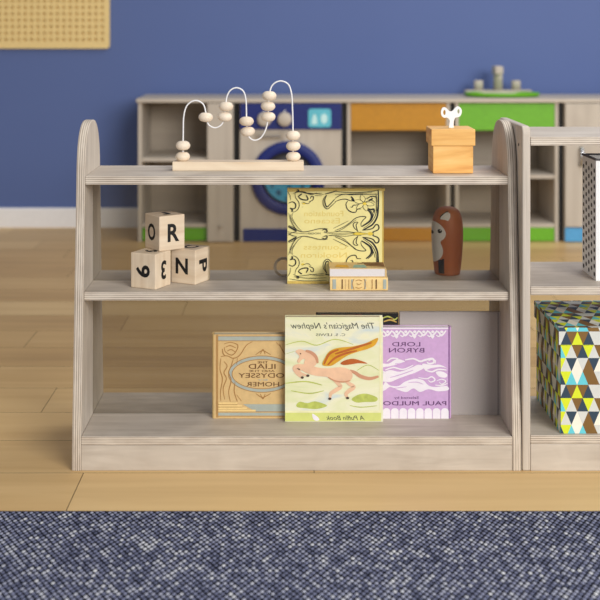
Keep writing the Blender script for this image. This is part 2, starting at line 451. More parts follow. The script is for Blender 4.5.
# ------------------------------------------------------------------ bead maze
TY = 2.567
bz = SZ[2]
ab = empty('bead_maze', (-.107, TY, bz), 'wooden bead maze with white looping wire on top shelf', 'toy')
MB().box((-.250, TY-.023, bz+.0003), (.0365, TY+.021, bz+.0198), 'birch_block', 0).build('base', ab, bevel=.0012)
def A(x, y): return W(160+x/4, 70+y/4, TY)
path = [(92,372),(92,320),(93,240),(95,185),(108,142),(140,122),(172,136),(183,170),(186,200),(198,222),(222,231),(246,218),(257,190),(263,140),(268,105),(283,80),(308,71),(334,86),(344,125),(346,190),(349,245),(358,270),(378,281),(404,270),(424,235),(432,190),(434,145),(438,95),(450,60),(480,44),(512,56),(526,95),(530,160),(532,250),(532,372)]
pw = [A(*p) for p in smooth(path, 5)]
MB().tube(pw, .0016, 'white_metal', 10).build('wire', ab)
def bead(x, y, tilt=0):
    mb = MB()
    pr = [(0,-.0102),(.005,-.0102),(.010,-.0090),(.0138,-.0060),(.0156,-.0025),(.0161,0),(.0156,.0025),(.0138,.0060),(.010,.0090),(.005,.0102),(0,.0102)]
    mb.lathe(pr, (0,0,0), 'z', 24, 'bead_wood')
    bmesh.ops.rotate(mb.bm, verts=mb.bm.verts, matrix=Matrix.Rotation(radians(tilt), 3, 'Y'))
    bmesh.ops.translate(mb.bm, verts=mb.bm.verts, vec=A(x,y))
    mb.build('bead', ab)
for x, y, t in ((92,302,0),(91,346,0),(183,189,4),(264,146,0),(259,187,6),(346,205,0),(351,246,-5),(437,103,2),(432,145,2),(433,187,0),(532,262,0),(533,304,0),(533,346,0)): bead(x, y, t)

# ------------------------------------------------------------------ wooden box with key
bx = empty('wind_up_box', (.355, 2.541, bz), 'small orange oak box with a white wind-up key on its lid', 'box')
MB().box((.3125,2.4975,bz+.0003),(.3985,2.5845,.6595),'oak_box',0).build('body', bx, bevel=.0012)
MB().box((.3085,2.4935,.6597),(.4025,2.5885,.6950),'oak_box',0).build('lid', bx, bevel=.0012)
KY = 2.541
def K(x, y): return W(420+x/7.5, 90+y/7.5, KY)
mb = MB()
outer = [(216,300),(218,262),(222,232),(214,214),(198,205),(180,207),(164,196),(156,172),(160,146),(174,130),(192,132),(206,146),(220,158),(236,160),(250,150),(264,132),(282,123),(300,130),(311,150),(309,176),(298,196),(280,203),(264,206),(256,220),(251,240),(250,270),(251,300)]
outer = smooth(outer, 3, True)
hl = ell(182,168,10,20,14); hr = ell(287,160,9,18,14)
polys = [[Vector((p[0],p[1],0)) for p in q] for q in (outer, hl, hr)]
tr = tessellate_polygon(polys); allp = outer + hl + hr
for dy, rev in ((-.004, False), (.004, True)):
    V = [mb.bm.verts.new(K(*p) + Vector((0,dy,0))) for p in allp]
    for t in tr: mb.fv([V[i] for i in (t if rev else t[::-1])], 'white_paint')
n0 = 0
vs = list(mb.bm.verts); half = len(allp)
for q in (outer, hl, hr):
    for i in range(len(q)):
        j = (i+1) % len(q)
        mb.fv([vs[n0+i], vs[n0+j], vs[half+n0+j], vs[half+n0+i]], 'white_paint')
    n0 += len(q)
bmesh.ops.recalc_face_normals(mb.bm, faces=mb.bm.faces)
mb.build('key', bx)['label'] = 'white butterfly key'

# ------------------------------------------------------------------ letter blocks
def solve(cx, by, lx, rx, z):
    Y = (H - z)*F/(by - VY); X = (cx-VX)*Y/F
    best = None
    for i in range(200):
        s = .05 + .0002*i
        for j in range(10, 80):
            th = radians(j)
            r = VX + F*(X+s*cos(th))/(Y+s*sin(th)); e = abs(r-rx)
            if lx is not None: e += abs(VX + F*(X-s*sin(th))/(Y+s*cos(th)) - lx)
            if best is None or e < best[0]: best = (e, s, th)
    return X, Y, best[1], best[2]
BH = .0745
def block(cx, by, lx, rx, z, left, right, top, label, s=None):
    X, Y, s0, th = solve(cx, by, lx, rx, z)
    if s:
        s0 = s; th = min((abs(VX + F*(X+s*cos(radians(j/2)))/(Y+s*sin(radians(j/2))) - rx), radians(j/2)) for j in range(10,150))[1]
    s = s0
    e = empty('letter_block', (X, Y, z+.0003), label, 'block', 'wooden letter blocks'); e.rotation_euler.z = th; e['_o'] = (0,0,0)
    MB().box((0,0,0),(s,s,BH),'birch_block',2 if left[0]=='9' else 0).build('cube', e, (0,0,0), bevel=.0018)
    k = s/100; kz = BH/100; ep = .0004
    def put(spec, fn):
        t, box, rot = spec; mb = MB(); mb.text(t, box, fn, 'ink_black', False, rot, 0, .028); mb.build('letter', e, (0,0,0))
    put(right, lambda x, y: Vector((x*k, -ep, (100-y)*kz)))
    put(left, lambda x, y: Vector((-ep, s-x*k, (100-y)*kz)))
    put(top, lambda x, y: Vector((x*k, (100-y)*k, BH+ep)))
    return s
sB = block(155.4, 290.2, 130.7, 171.1, SZ[1], ('9',(22,33,78,68),-90), ('3',(36,24,68,78),180), ('6',(30,25,65,75),0), 'wooden block showing a sideways 9 and a 3, bottom left of the pile')
block(195.3, 285.3, None, 210.1, SZ[1], ('N',(20,26,70,72),0), ('P',(25,32,78,70),-90), ('C',(25,25,75,75),0), 'wooden block showing N and a sideways P, bottom right of the pile', sB)
block(159.4, 251.8, 145.0, 184.8, SZ[1]+BH+.0003, ('O',(22,25,72,74),0), ('R',(32,24,78,76),0), ('J',(30,25,65,75),0), 'wooden block showing O and R, perched on two others')

# ------------------------------------------------------------------ books
EP = .0004
def book(name, px0, px1, Yf, py_top, zbot, thick, label, cover, pages='paper', spine=None, spine_mat=None, group=None, square=.0035):
    """upright book facing the camera: boards, text block, rounded spine on one side ('l' or 'r')"""
    x0 = W(px0, 0, Yf).x; x1 = W(px1, 0, Yf).x; zt = W(0, py_top, Yf).z; zb = zbot + .0003
    e = empty(name, ((x0+x1)/2, Yf+thick/2, zb), label, 'book', group)
    bt = .0022
    sl = .004 if spine == 'l' else 0; sr = .004 if spine == 'r' else 0
    MB().box((x0+sl, Yf, zb), (x1-sr, Yf+bt, zt), cover, 0).build('front_cover', e, bevel=.0006)
    MB().box((x0+sl, Yf+thick-bt, zb), (x1-sr, Yf+thick, zt), cover, 0).build('back_cover', e, bevel=.0006)
    MB().box((x0+(sl+.0005 if sl else square), Yf+bt+.0001, zb+.003), (x1-(sr+.0005 if sr else square), Yf+thick-bt-.0001, zt-.0008), pages, 0).build('pages', e)
    if spine:
        n = 8; h = thick/2
        xs = x0+sl if spine == 'l' else x1-sr; sg = -1 if spine == 'l' else 1
        arc = [(xs+sg*(.0002+.0042*sin(pi*k/n)), Yf+h-h*cos(pi*k/n)) for k in range(n+1)]
        inn = [(xs+sg*.0002, Yf+thick-bt), (xs+sg*.0002, Yf+bt)]
        MB().prism(arc+inn if spine=='r' else arc+inn, 2, zb, zt, spine_mat or cover).build('spine', e)
    return e
LOW = SZ[0]; MID = SZ[1]
# pale green winged horse book
b1Y = 2.4926
b1 = book('picture_book', 285, 383, b1Y, 317, LOW, .0185, 'pale green picture book with a golden-winged horse, front of the lower shelf', 'watercolour', 'paper_cream')
fn = px_fn(280, 310, 5.4545, b1Y-EP); fn2 = px_fn(280, 310, 5.4545, b1Y-2*EP); fn3 = px_fn(280, 310, 5.4545, b1Y-3*EP)
mb = MB(); mb.poly([(28,560),(552,560),(552,606),(28,606)], fn, 'lime_band'); mb.poly([(28,549),(552,549),(552,560),(28,560)], fn, 'cream_band')
mb.poly([(543,30),(552,30),(552,549),(543,549)], fn, 'cream_band'); mb.build('printed_band', b1)
mb = MB()
mb.poly(smooth([(90,515),(110,500),(150,508),(190,498),(240,512),(255,525),(200,540),(140,536),(95,530)],3,True), fn, 'bush'); mb.build('printed_bush', b1); mb = MB()
mb.poly(smooth([(390,488),(420,465),(460,456),(500,464),(532,480),(520,500),(460,502),(420,505)],3,True), fn, 'bush'); mb.build('printed_bush', b1); mb = MB()
for pts, w in (([(30,190),(120,170),(200,192),(300,160),(400,188)],5), ([(30,400),(140,390),(230,410)],7), ([(420,330),(480,300),(540,330)],4), ([(60,440),(160,455),(240,440)],6), ([(380,520),(440,530),(530,522)],5), ([(30,240),(80,225)],4)):
    mb.ribbon(pts, w, fn, 'bush')
mb.build('printed_landscape', b1)
mb = MB()
mb.ribbon([(380,330),(410,342),(440,362),(490,374),(538,362)], 20, fn2, 'horse_shade')
for pts in ([(285,370),(310,395),(330,418),(300,440),(278,455),(273,480)], [(345,375),(375,400),(402,420),(375,442),(360,458),(368,476)]):
    mb.ribbon(pts, 22, fn2, 'horse_tan')
for pts in ([(140,305),(105,302),(78,315),(92,345),(120,368)], [(160,325),(120,322),(98,318),(112,345),(150,358)]):
    mb.ribbon(pts, 18, fn2, 'horse_tan')
mb.poly(smooth([(112,302),(150,292),(200,312),(260,318),(330,312),(380,326),(396,355),(384,384),(345,392),(300,386),(262,366),(205,360),(150,346),(118,326)],4,True), fn2, 'horse_tan')
mb.poly(smooth([(84,226),(108,214),(140,222),(165,232),(190,262),(196,300),(150,312),(132,290),(136,268),(118,272),(104,290),(94,276),(106,252)],4,True), fn2, 'horse_tan')
for c in ((272,484),(369,480),(122,368),(152,358)): mb.poly(ell(c[0],c[1],9,7,10), fn3, 'hoof')
mb.ribbon([(140,222),(170,232),(196,256),(206,290)], 18, fn3, 'horse_shade'); mb.poly(ell(112,238,4,4,8), fn3, 'hoof')
mb.ribbon([(262,366),(300,386),(345,392),(384,384)], 8, fn3, 'horse_shade')
mb.build('printed_horse', b1)
mb = MB()
mb.poly(smooth([(330,290),(360,272),(400,266),(440,276),(478,292),(430,290),(390,296),(350,300)],3,True), fn3, 'wing_rust')
mb.poly(smooth([(232,300),(246,260),(272,224),(320,206),(400,198),(470,180),(534,152),(520,190),(480,212),(430,226),(370,248),(320,280),(280,304)],4,True), fn3, 'wing_gold')
fn4 = px_fn(280, 310, 5.4545, b1Y-4*EP)
for pts in ([(240,296),(270,240),(320,216)], [(260,300),(300,262),(360,236),(420,222)], [(300,240),(390,212),(500,178)]):
    mb.ribbon(pts, 12, fn4, 'wing_rust')
mb.build('printed_wing', b1)
mb = MB(); mb.text("The Magician's Nephew", (56,68,512,112), fn, 'ink_grey', True, 0, .3); mb.text('C. S. LEWIS', (196,128,356,142), fn, 'ink_grey', True)
mb.text('A Puffin Book', (252,576,462,600), fn2, 'ink_grey', True, 0, .3); mb.build('title_text', b1)
mb = MB(); mb.poly(smooth([(176,566),(190,572),(208,586),(214,600),(196,604),(180,592)],3,True), fn2, 'white_print'); mb.build('printed_emblem', b1)

# ochre epic book
b2Y = 2.5135
b2 = book('poetry_book', 212, 311, b2Y, 334.5, LOW, .024, 'ochre book with grey oval title frame, left end of lower shelf', 'ochre', 'paper_cream', 'l', 'ochre_light')
fn = px_fn(205, 325, 6.3158, b2Y-EP); fn2 = px_fn(205, 325, 6.3158, b2Y-2*EP)
CXo = 365
mb = MB()
for x in (72, 80): mb.ribbon([(x,62),(x,300),(x,584)], 5, fn, 'ochre_line', False)
mb.poly([(84,72),(650,72),(650,98),(84,98)], fn, 'blue_grey')
for y in (70, 100, 548, 576): mb.ribbon([(84,y),(365,y),(650,y)], 4, fn, 'ochre_line', False)
mb.poly([(240,500),(650,500),(650,546),(320,546)], fn, 'blue_grey')
mb.poly([(84,554),(650,554),(650,572),(84,572)], fn, 'blue_grey')
for i, (x1, y) in enumerate(((205,488),(235,504),(265,520),(320,534))):
    mb.poly([(84,y),(x1,y),(x1,y+13),(84,y+13)], fn2, 'ochre_light'); mb.ribbon([(84,y+14),(x1/2+42,y+14),(x1,y+14)], 3, fn2, 'ochre_line', False)
mb.build('printed_frame', b2)
mb = MB()
def ring(cx, cy, rx, ry, w, fn, mat, n=48):
    for k in range(n):
        a, b = 2*pi*k/n, 2*pi*(k+1)/n
        mb.face([fn(cx+(rx+s*w)*cos(t), cy+(ry+s*w)*sin(t)) for s, t in ((-.5,a),(.5,a),(.5,b),(-.5,b))], mat)
ring(CXo-5, 310, 200, 104, 20, fn, 'blue_grey'); ring(CXo-5, 310, 211, 115, 4, fn2, 'ochre_line'); ring(CXo-5, 310, 189, 93, 4, fn2, 'ochre_line')
for s in (1, -1):
    c = 310 + s*-122
    mb.ribbon([(320,c),(345,c-s*18),(365,c-s*26),(388,c-s*16),(415,c)], 6, fn, 'ochre_line'); mb.ribbon([(350,c-s*4),(366,c-s*34),(380,c-s*4)], 6, fn, 'ochre_line')
mb.build('printed_oval', b2)
mb = MB()
for pts in ([(120,120),(160,110),(205,125),(200,160),(170,190),(130,170),(122,140)], [(130,140),(160,130),(195,145)], [(140,165),(165,155),(190,170)], [(100,200),(140,195),(180,210),(220,190),(260,130),(300,105)],
            [(100,210),(95,280),(110,340),(98,420),(100,480)], [(180,210),(165,260),(150,300),(165,350),(150,420),(160,484)], [(205,210),(200,250)], [(120,230),(140,260),(120,300),(135,340),(115,400),(125,470)], [(190,360),(185,420),(205,484)],
            [(470,120),(490,160),(510,190)], [(450,110),(480,140)], [(200,440),(230,480)], [(110,150),(115,180),(130,195)]):
    mb.ribbon(pts, 6, fn, 'ochre_line')
mb.build('printed_figure', b2)
mb = MB()
for t, bxx in (('THE',(332,228,398,243)),('ILIAD',(276,246,446,277)),('AND THE',(280,284,440,297)),('ODYSSEY',(212,304,500,333)),('BY',(330,342,395,352)),('HOMER',(262,360,468,388))):
    mb.text(t, bxx, fn2, 'brown_ink' if t != 'BY' else 'blue_grey', True)
mb.build('title_text', b2)

# purple book
b3Y = 2.5150
b3 = book('poetry_book', 364, 451.5, b3Y, 327.4, LOW, .0215, 'purple book with white swirling waves printed across its cover', 'purple', 'white_print', 'r', 'purple')
fn = px_fn(375, 320, 6, b3Y-EP); fn2 = px_fn(375, 320, 6, b3Y-2*EP)
mb = MB()
mb.poly([(-60,46),(440,46),(440,54),(-60,54)], fn, 'white_print')
for i in range(9):
    x = -40 + i*54
    mb.ribbon([(x-22,66),(x-8,76),(x+4,92),(x+20,80),(x+34,62)], 12, fn, 'white_print'); mb.poly(ell(x+8,70,10,8,12), fn, 'white_print'); mb.ribbon([(x-26,90),(x-10,98),(x+2,84)], 8, fn, 'white_print')
    if i % 2: mb.poly(smooth([(x-6,92),(x+8,88),(x+18,96),(x+6,112)],3,True), fn, 'white_print')
mb.build('printed_border', b3)
mb = MB()
for i in range(10):
    x = -54 + i*50
    mb.poly([(x,592),(x,545),(x+6,534),(x+16,529),(x+30,529),(x+40,534),(x+46,545),(x+46,592)], fn, 'white_print')
mb.build('printed_arches', b3)
mb = MB()
wv = [([(-40,270),(20,258),(80,262),(130,235),(180,250),(120,270),(60,282),(0,285)],0),
      ([(50,318),(90,300),(150,310),(220,285),(260,268),(300,282),(250,312),(200,330),(140,352),(90,372),(30,368),(-30,372),(-30,345),(30,345)],0),
      ([(-30,400),(40,398),(62,372),(90,392),(140,396),(180,370),(240,352),(290,362),(320,392),(360,402),(430,396),(440,420),(380,428),(320,415),(270,432),(230,410),(190,432),(140,420),(90,402),(50,425),(-30,428)],0),
      ([(285,262),(340,270),(390,268),(432,290),(400,282),(340,288),(300,300)],0),
      ([(365,312),(400,308),(432,325),(425,345),(385,340)],0)]
for p, _ in wv: mb.poly(smooth(p,4,True), fn, 'white_print')
for pts, w in (([(180,240),(230,232),(270,248),(300,240),(345,232),(352,255),(325,262),(310,250)],12), ([(320,246),(340,236),(362,244),(360,262)],7), ([(300,300),(340,310),(380,296),(430,300)],10), ([(60,300),(110,285),(170,296),(230,270)],9),
               ([(260,345),(310,352),(340,340),(360,360),(335,372),(320,360)],8), ([(370,365),(400,355),(425,368),(400,385),(385,372)],7), ([(90,330),(150,340),(190,325)],6), ([(360,390),(400,392),(435,380)],7), ([(-20,310),(30,305),(70,318)],10), ([(70,250),(100,230),(140,232)],9)):
    mb.ribbon(pts, w, fn2, 'white_print')
for pts, w in (([(120,262),(150,262),(175,252)],5), ([(90,345),(160,325),(230,300)],5), ([(110,410),(150,405),(190,400)],4), ([(200,375),(250,372),(290,385)],4)):
    mb.ribbon(pts, w, px_fn(375,320,6,b3Y-3*EP), 'purple')
mb.build('printed_waves', b3)
mb = MB()
mb.text('LORD', (103,132,272,158), fn, 'plum_ink', True); mb.text('BYRON', (84,168,296,195), fn, 'plum_ink', True)
mb.text('Selected by', (116,458,262,478), fn, 'plum_ink', True); mb.text('PAUL MULDOON', (-48,487,428,512), fn2, 'plum_ink', True)
mb.build('title_text', b3)
mb = MB(); mb.poly([(441,40),(447,40),(447,592),(441,592)], fn, 'purple_dark'); mb.build('hinge_groove', b3)

# black book and grey book behind
b4Y = 2.5375
b4 = book('book', 316, 398.4, b4Y, 313.3, LOW, .0105, 'black book with small green ornament, mostly hidden behind the winged horse picture book', 'black_cover', 'paper_cream')
fn = px_fn(375, 310, 4.615, b4Y-EP)
mb = MB()
for pts, m in (([(30,40),(60,30),(90,44),(104,34)],'bush'), ([(40,54),(70,46),(100,56)],'gold_print'), ([(70,36),(84,42)],'red_print')): mb.ribbon(pts, 7, fn, m)
mb.ribbon([(-250,22),(-150,24),(-60,22)], 4, fn, 'red_print'); mb.build('printed_ornament', b4)
b5 = book('book', 399.6, 500.6, b4Y, 312, LOW, .0105, 'large plain grey book at the right end of lower shelf', 'grey_cloth', 'paper')
mb = MB(); fn = px_fn(375, 310, 4.615, b4Y-EP); mb.ribbon([(568,12),(568,250),(568,484)], 2.5, fn, 'dark_grey', False); mb.build('hinge_groove', b5)

# tall yellow art nouveau book
b6Y = 2.5146
b6 = book('ornate_book', 287.3, 384, b6Y, 189, MID, .022, 'yellow book with black whiplash ornament standing on middle shelf', 'old_yellow', 'paper_cream', 'r', 'old_gold')
fnR = px_fn(335, 186, 11.32, b6Y-EP); fnL = px_fn(285, 186, 12, b6Y-EP)
fnR2 = px_fn(335, 186, 11.32, b6Y-2*EP); fnL2 = px_fn(285, 186, 12, b6Y-2*EP); fnR3 = px_fn(335, 186, 11.32, b6Y-3*EP)
mb = MB()
def mirrored(pts, c): return [(x, 2*c-y) for x, y in pts]
right = [([(488,40),(492,140),(488,260),(476,350),(430,430),(370,470),(312,500)],15), ([(470,100),(470,250),(455,340),(400,420),(320,480)],5), ([(452,270),(440,320),(400,400),(330,450)],4), ([(352,258),(400,300),(414,345),(395,395),(350,430),(300,460)],16), ([(370,255),(420,300),(428,350),(405,400)],5),
         ([(0,505),(100,462),(180,408),(230,366),(290,346),(350,350),(320,385),(296,420),(296,455)],6), ([(262,408),(225,412),(206,438),(220,475),(256,508)],6), ([(262,412),(240,440),(250,490),(262,520)],6),
         ([(312,500),(380,492),(430,476),(462,438),(490,444),(498,475),(480,500),(430,520),(440,535)],10), ([(0,520),(120,512),(220,525),(300,520)],3), ([(200,540),(240,525),(300,530),(370,538)],5), ([(-20,480),(60,440),(150,395)],2.5),
         ([(0,140),(60,104),(120,92),(180,98),(300,94),(488,92)],6), ([(0,178),(60,154),(120,148),(160,160),(190,172)],6), ([(0,60),(200,75),(400,62),(490,48)],5), ([(0,95),(220,88),(420,74)],3)]
extraR = [([(180,118),(200,140),(212,168),(186,152)],14), ([(148,168),(126,200),(136,250),(164,282),(206,298),(238,292),(250,264),(296,258)],7), ([(176,236),(196,238),(208,216),(240,214),(300,196)],5), ([(360,150),(400,120),(450,118),(478,140)],8), ([(380,160),(410,150),(430,140)],12), ([(370,255),(410,265),(440,262),(440,300)],14), ([(478,150),(470,240)],5)]
for pts, w in right:
    for q in (pts, mirrored(pts, 540)): mb.ribbon(q, w*1.15+2.6, fnR, 'art_black')
for pts, w in extraR: mb.ribbon(pts, w*1.15+2.6, fnR, 'art_black')
for pts, w in extraR[1:3]: mb.ribbon(mirrored(pts, 540), w*1.15+2.6, fnR, 'art_black')
left = [([(120,85),(130,140),(165,190),(172,240),(150,285),(110,310),(75,300)],4), ([(45,205),(90,188),(126,212),(128,250),(108,272),(62,262)],9), ([(62,262),(90,285),(80,305)],12), ([(160,125),(190,102),(205,95)],10), ([(160,122),(185,150),(230,165),(275,162),(262,122)],10), ([(255,108),(272,140),(282,160)],9), ([(305,150),(318,122),(342,128),(336,165),(290,185)],6),
        ([(500,105),(462,160),(460,215),(480,255),(515,272),(560,235),(610,190)],5), ([(500,110),(480,160),(484,210),(505,248),(540,220),(600,155)],8), ([(480,95),(560,75),(620,55)],9), ([(100,90),(160,70),(300,85),(470,100)],3), ([(140,50),(160,45),(165,60),(135,66)],9),
        ([(40,482),(90,510),(140,540)],12), ([(45,470),(110,500),(140,540)],4), ([(75,335),(62,380),(90,450),(140,520),(220,548),(310,535),(400,512),(480,508),(515,515)],5), ([(95,320),(85,370),(105,420),(150,490),(200,538)],3), ([(448,528),(480,515),(505,532),(500,552),(468,548)],9), ([(40,590),(80,560),(140,545)],4),
        ([(30,60),(60,110),(70,170)],3), ([(210,250),(215,248)],12)]
for pts, w in left:
    for q in (pts, mirrored(pts, 574)): mb.ribbon(q, w*1.15+2.6, fnL, 'art_black')
fnB = px_fn(270, 180, 4.615, b6Y-EP)
for pts, w in (([(80,236),(110,242),(150,246),(200,248)],1.6), ([(262,240),(290,240),(330,228),(372,200),(400,182)],2), ([(262,246),(310,245),(360,243),(392,243)],1.6), ([(240,262),(290,252),(340,250),(390,246)],1.6), ([(262,256),(300,256),(340,270),(372,298),(400,320)],2),
               ([(130,52),(180,62),(240,60)],2), ([(110,445),(180,452),(262,450)],2.5), ([(180,432),(220,440),(262,436)],2), ([(90,455),(160,464),(262,462)],2.5), ([(208,70),(240,72)],3), ([(150,100),(175,108),(190,96)],2.5), ([(150,392),(175,384),(190,396)],2.5),
               ([(112,60),(150,52),(190,66),(216,58)],3), ([(86,150),(96,175),(112,200)],2), ([(86,345),(96,320),(112,298)],2), ([(440,100),(468,92),(486,104)],3), ([(488,60),(494,150)],4), ([(494,330),(494,378)],3)):
    mb.ribbon(pts, w, fnB, 'art_black')
mb.build('cover_ornament', b6)
mb = MB()
for k in range(6):
    a = radians(15+60*k); c = (330+60*cos(a), 190+48*sin(a))
    pts = [(330+dx*cos(a)-dy*sin(a), 190+.8*(dx*sin(a)+dy*cos(a))) for dx, dy in ((8,0),(50,-26),(90,-20),(118,0),(90,20),(50,26))]
    mb.poly(smooth(pts,3,True), fnR2, 'old_yellow'); mb.ribbon(pts+[pts[0]], 4, fnR3, 'art_black', False)
mb.poly(ell(335,200,22,16,12), fnR3, 'art_yellow')
mb.poly(smooth([(196,540),(250,524),(330,534),(380,540),(330,548),(250,556)],3,True), fnR2, 'art_yellow'); mb.poly(ell(400,540,30,20,14), fnR2, 'art_yellow')
mb.poly(ell(230,210,22,10,10), fnL2, 'art_yellow'); mb.poly(ell(215,940,20,12,10), fnL2, 'art_yellow')
mb.build('cover_flower', b6)
mb = MB()
mb.poly([(28,30),(1200,30),(1200,56),(600,60),(28,70)], fnL, 'old_gold'); mb.build('cover_band', b6); mb = MB(); mb.poly([(28,1140),(600,1146),(600,1172),(28,1172)], fnL, 'old_gold')
mb.build('cover_band', b6)
mb = MB(); fnT = px_fn(285, 205, 8.571, b6Y-EP)
mb.text('Foundation', (165,50,500,96), fnT, 'old_gold_text', True); mb.text('Escaeno', (165,112,470,158), fnT, 'old_gold_text', True)
fnT = px_fn(285, 240, 8.571, b6Y-EP)
mb.text('Countess', (160,36,530,82), fnT, 'old_gold_text', True); mb.text('Nookiron', (135,106,530,152), fnT, 'old_gold_text', True)
mb.text('MOOD', (275,558,425,580), fnL2, 'art_black', True)
mb.build('title_text', b6)

# two small books lying in front
zA = MID+.0003; lx0, lx1 = W(330.2,0,2.4467).x, W(388,0,2.4467).x
def lying(name, x0, x1, y0, y1, z0, z1, label, cover, spine_dir, pages):
    e = empty(name, ((x0+x1)/2, (y0+y1)/2, z0), label, 'book', 'small books lying on the middle shelf')
    bt = .0018; s = .004
    X0, X1, Y0, Y1 = x0, x1, y0, y1
    if spine_dir == 'f': Y0 = y0 + s
    else: X1 = x1 - s
    MB().box((X0,Y0,z0),(X1,Y1,z0+bt),cover).build('back_cover', e, bevel=.0005)
    MB().box((X0,Y0,z1-bt),(X1,Y1,z1),cover).build('front_cover', e, bevel=.0005)
    q = .0008
    MB().box((X0+q,Y0+(.0003 if spine_dir=='f' else q),z0+bt+.0001),(X1-(q if spine_dir=='f' else .0003),Y1-q,z1-bt-.0001),pages).build('pages', e)
    n = 8; h = (z1-z0)/2
    if spine_dir == 'f':
        arc = [(Y0-.0002-.0034*sin(pi*k/n)**.5, z0+h-h*cos(pi*k/n)) for k in range(n+1)]
        MB().prism(arc, 0, X0, X1, cover).build('spine', e)
    else:
        arc = [(X1+.0002+.0034*sin(pi*k/n)**.5, z0+h-h*cos(pi*k/n)) for k in range(n+1)]
        MB().prism(arc, 1, Y0, Y1, cover).build('spine', e)
    return e
zB = zA + .0275
l1 = lying('small_book', lx0, lx1, 2.4467, 2.5125, zA, zB, 'thicker small ochre book lying at the bottom with banded spine facing out', 'ochre_light', 'f', 'paper')
sY = 2.4467+.0004-.0003
fn = px_fn(325, 260, 8.571, sY-.0004)
mb = MB()
for x, w, m in ((80,30,'blue_grey'),(148,10,'brown_ink'),(178,8,'ochre'),(205,5,'ochre_line'),(232,12,'blue_grey'),(345,12,'blue_grey'),(405,6,'ochre_line'),(440,10,'brown_ink'),(512,26,'blue_grey')):
    mb.poly([(x-w/2,166),(x+w/2,166),(x+w/2,248),(x-w/2,248)], fn, m)
for pts in ([(250,160),(235,205),(250,252)], [(335,160),(350,205),(335,252)], [(262,180),(290,170),(320,180)], [(262,232),(290,242),(320,232)], [(272,200),(290,210),(312,200)]): mb.ribbon(pts, 6, fn, 'ochre_line')
mb.build('spine_ornament', l1)
l2 = lying('small_book', lx0-.0012, lx1-.002, 2.4500, 2.5128, zB+.0003, zB+.0195, 'thinner small book lying on top with white page edges facing out', 'ochre', 's', 'paper')
zt = zB+.0195+.0003
mb = MB(); fz = lambda x, y: Vector((lx0+x, 2.45+y, zt))
mb.poly([(.048,.004),(.078,.004),(.074,.034),(.052,.034)], fz, 'spell_teal')
mb.poly([(.078,.024),(.116,.012),(.116,.062),(.070,.062)], fz, 'cover_brown')
mb.poly([(.01,.01),(.04,.006),(.038,.03),(.016,.036)], fz, 'wing_gold')
for pts in ([(.06,.045),(.08,.052),(.112,.048)], [(.08,.03),(.1,.034),(.115,.028)]): mb.ribbon(pts, .004, lambda x, y: fz(x,y)+Vector((0,0,.0003)), 'ink_black')
mb.build('cover_print', l2)

# ------------------------------------------------------------------ fox figure
fxc = Vector(((447.2-VX)*2.625/F, 2.6225, MID))
fp = smooth([(r_, z_*.957) for r_, z_ in [(.0265,.0004),(.0285,.004),(.0305,.020),(.0333,.050),(.0350,.080),(.0352,.100),(.0338,.122),(.0305,.138),(.0250,.149),(.0160,.1555),(.006,.1575)]], 4)
fx = empty('fox_figure', (fxc.x, fxc.y, MID), 'rust red rounded wooden fox with white face on middle shelf', 'figurine')
MB().lathe([(0,.0004)]+fp+[(0,.1509)], fxc, 'z', 48, 'fox_red').build('body', fx)
def rad(z):
    for (r0,z0),(r1,z1) in zip(fp, fp[1:]):
        if z0 <= z <= z1: return r0+(r1-r0)*(z-z0)/max(z1-z0,1e-9)
    return fp[0][0] if z < fp[0][1] else 0
KF = 2.622/F/4.286*.957
def zpx(y): return (493-y)*KF
def foxpatch(name, pts, mat, lift):
    """pts (azimuth deg, drawing y): skin following the body"""
    mb = MB(); q = [(a, zpx(y)*1000) for a, y in pts]
    V = [mb.bm.verts.new((a,0,z)) for a,z in q]
    for t in tessellate_polygon([[Vector((a,z,0)) for a,z in q]]): mb.fv([V[i] for i in t], mat, None, True)
    for k in range(-240, 120, 6):
        bmesh.ops.bisect_plane(mb.bm, geom=mb.bm.verts[:]+mb.bm.edges[:]+mb.bm.faces[:], plane_co=(k,0,0), plane_no=(1,0,0))
    for k in range(0, 160, 5):
        bmesh.ops.bisect_plane(mb.bm, geom=mb.bm.verts[:]+mb.bm.edges[:]+mb.bm.faces[:], plane_co=(0,0,k), plane_no=(0,0,1))
    for v in mb.bm.verts:
        a = radians(v.co.x); z = v.co.z/1000; r = rad(z)+lift
        v.co = (fxc.x + r*sin(a), fxc.y - r*cos(a), MID+z)
    return mb.build(name, fx)
C0 = -78
half = [(a-9, y) for a, y in [(-58,254),(-38,258),(-22,268),(-10,284),(-4,304),(-10,324),(-24,340),(-18,362),(-15,384),(-22,408),(-38,424),(-60,434)]]
mask = smooth([(a,y) for a,y in half] + [(2*C0-a,y) for a,y in reversed(half)], 3, True)
foxpatch('face_patch', mask, 'fox_white', .0004)
def both(name, pts, mat, lift):
    foxpatch(name, pts, mat, lift); foxpatch(name, [(2*C0-a,y) for a,y in pts], mat, lift)
both('eye', ell(-36,293,9,9,16), 'ink_black', .0008)
both('eye_glint', ell(-33,289,2.5,2.5,8), 'fox_white', .0012)
foxpatch('nose', ell(C0,303,13,8,14), 'ink_black', .0008)
both('ear', smooth([(a-5,y-6) for a,y in [(-31,246),(-26,232),(-8,217),(8,220),(9,236),(0,252),(-12,248)]],3,True), 'fox_white', .0005)
both('ear_edge', smooth([(a-5,y-6) for a,y in [(-34,248),(-30,228),(-6,212),(2,214),(-20,230)]],3,True), 'ink_black', .0004)
both('paw', [(-46,424),(-20,414),(-21,482),(-48,482)], 'ink_black', .0009)

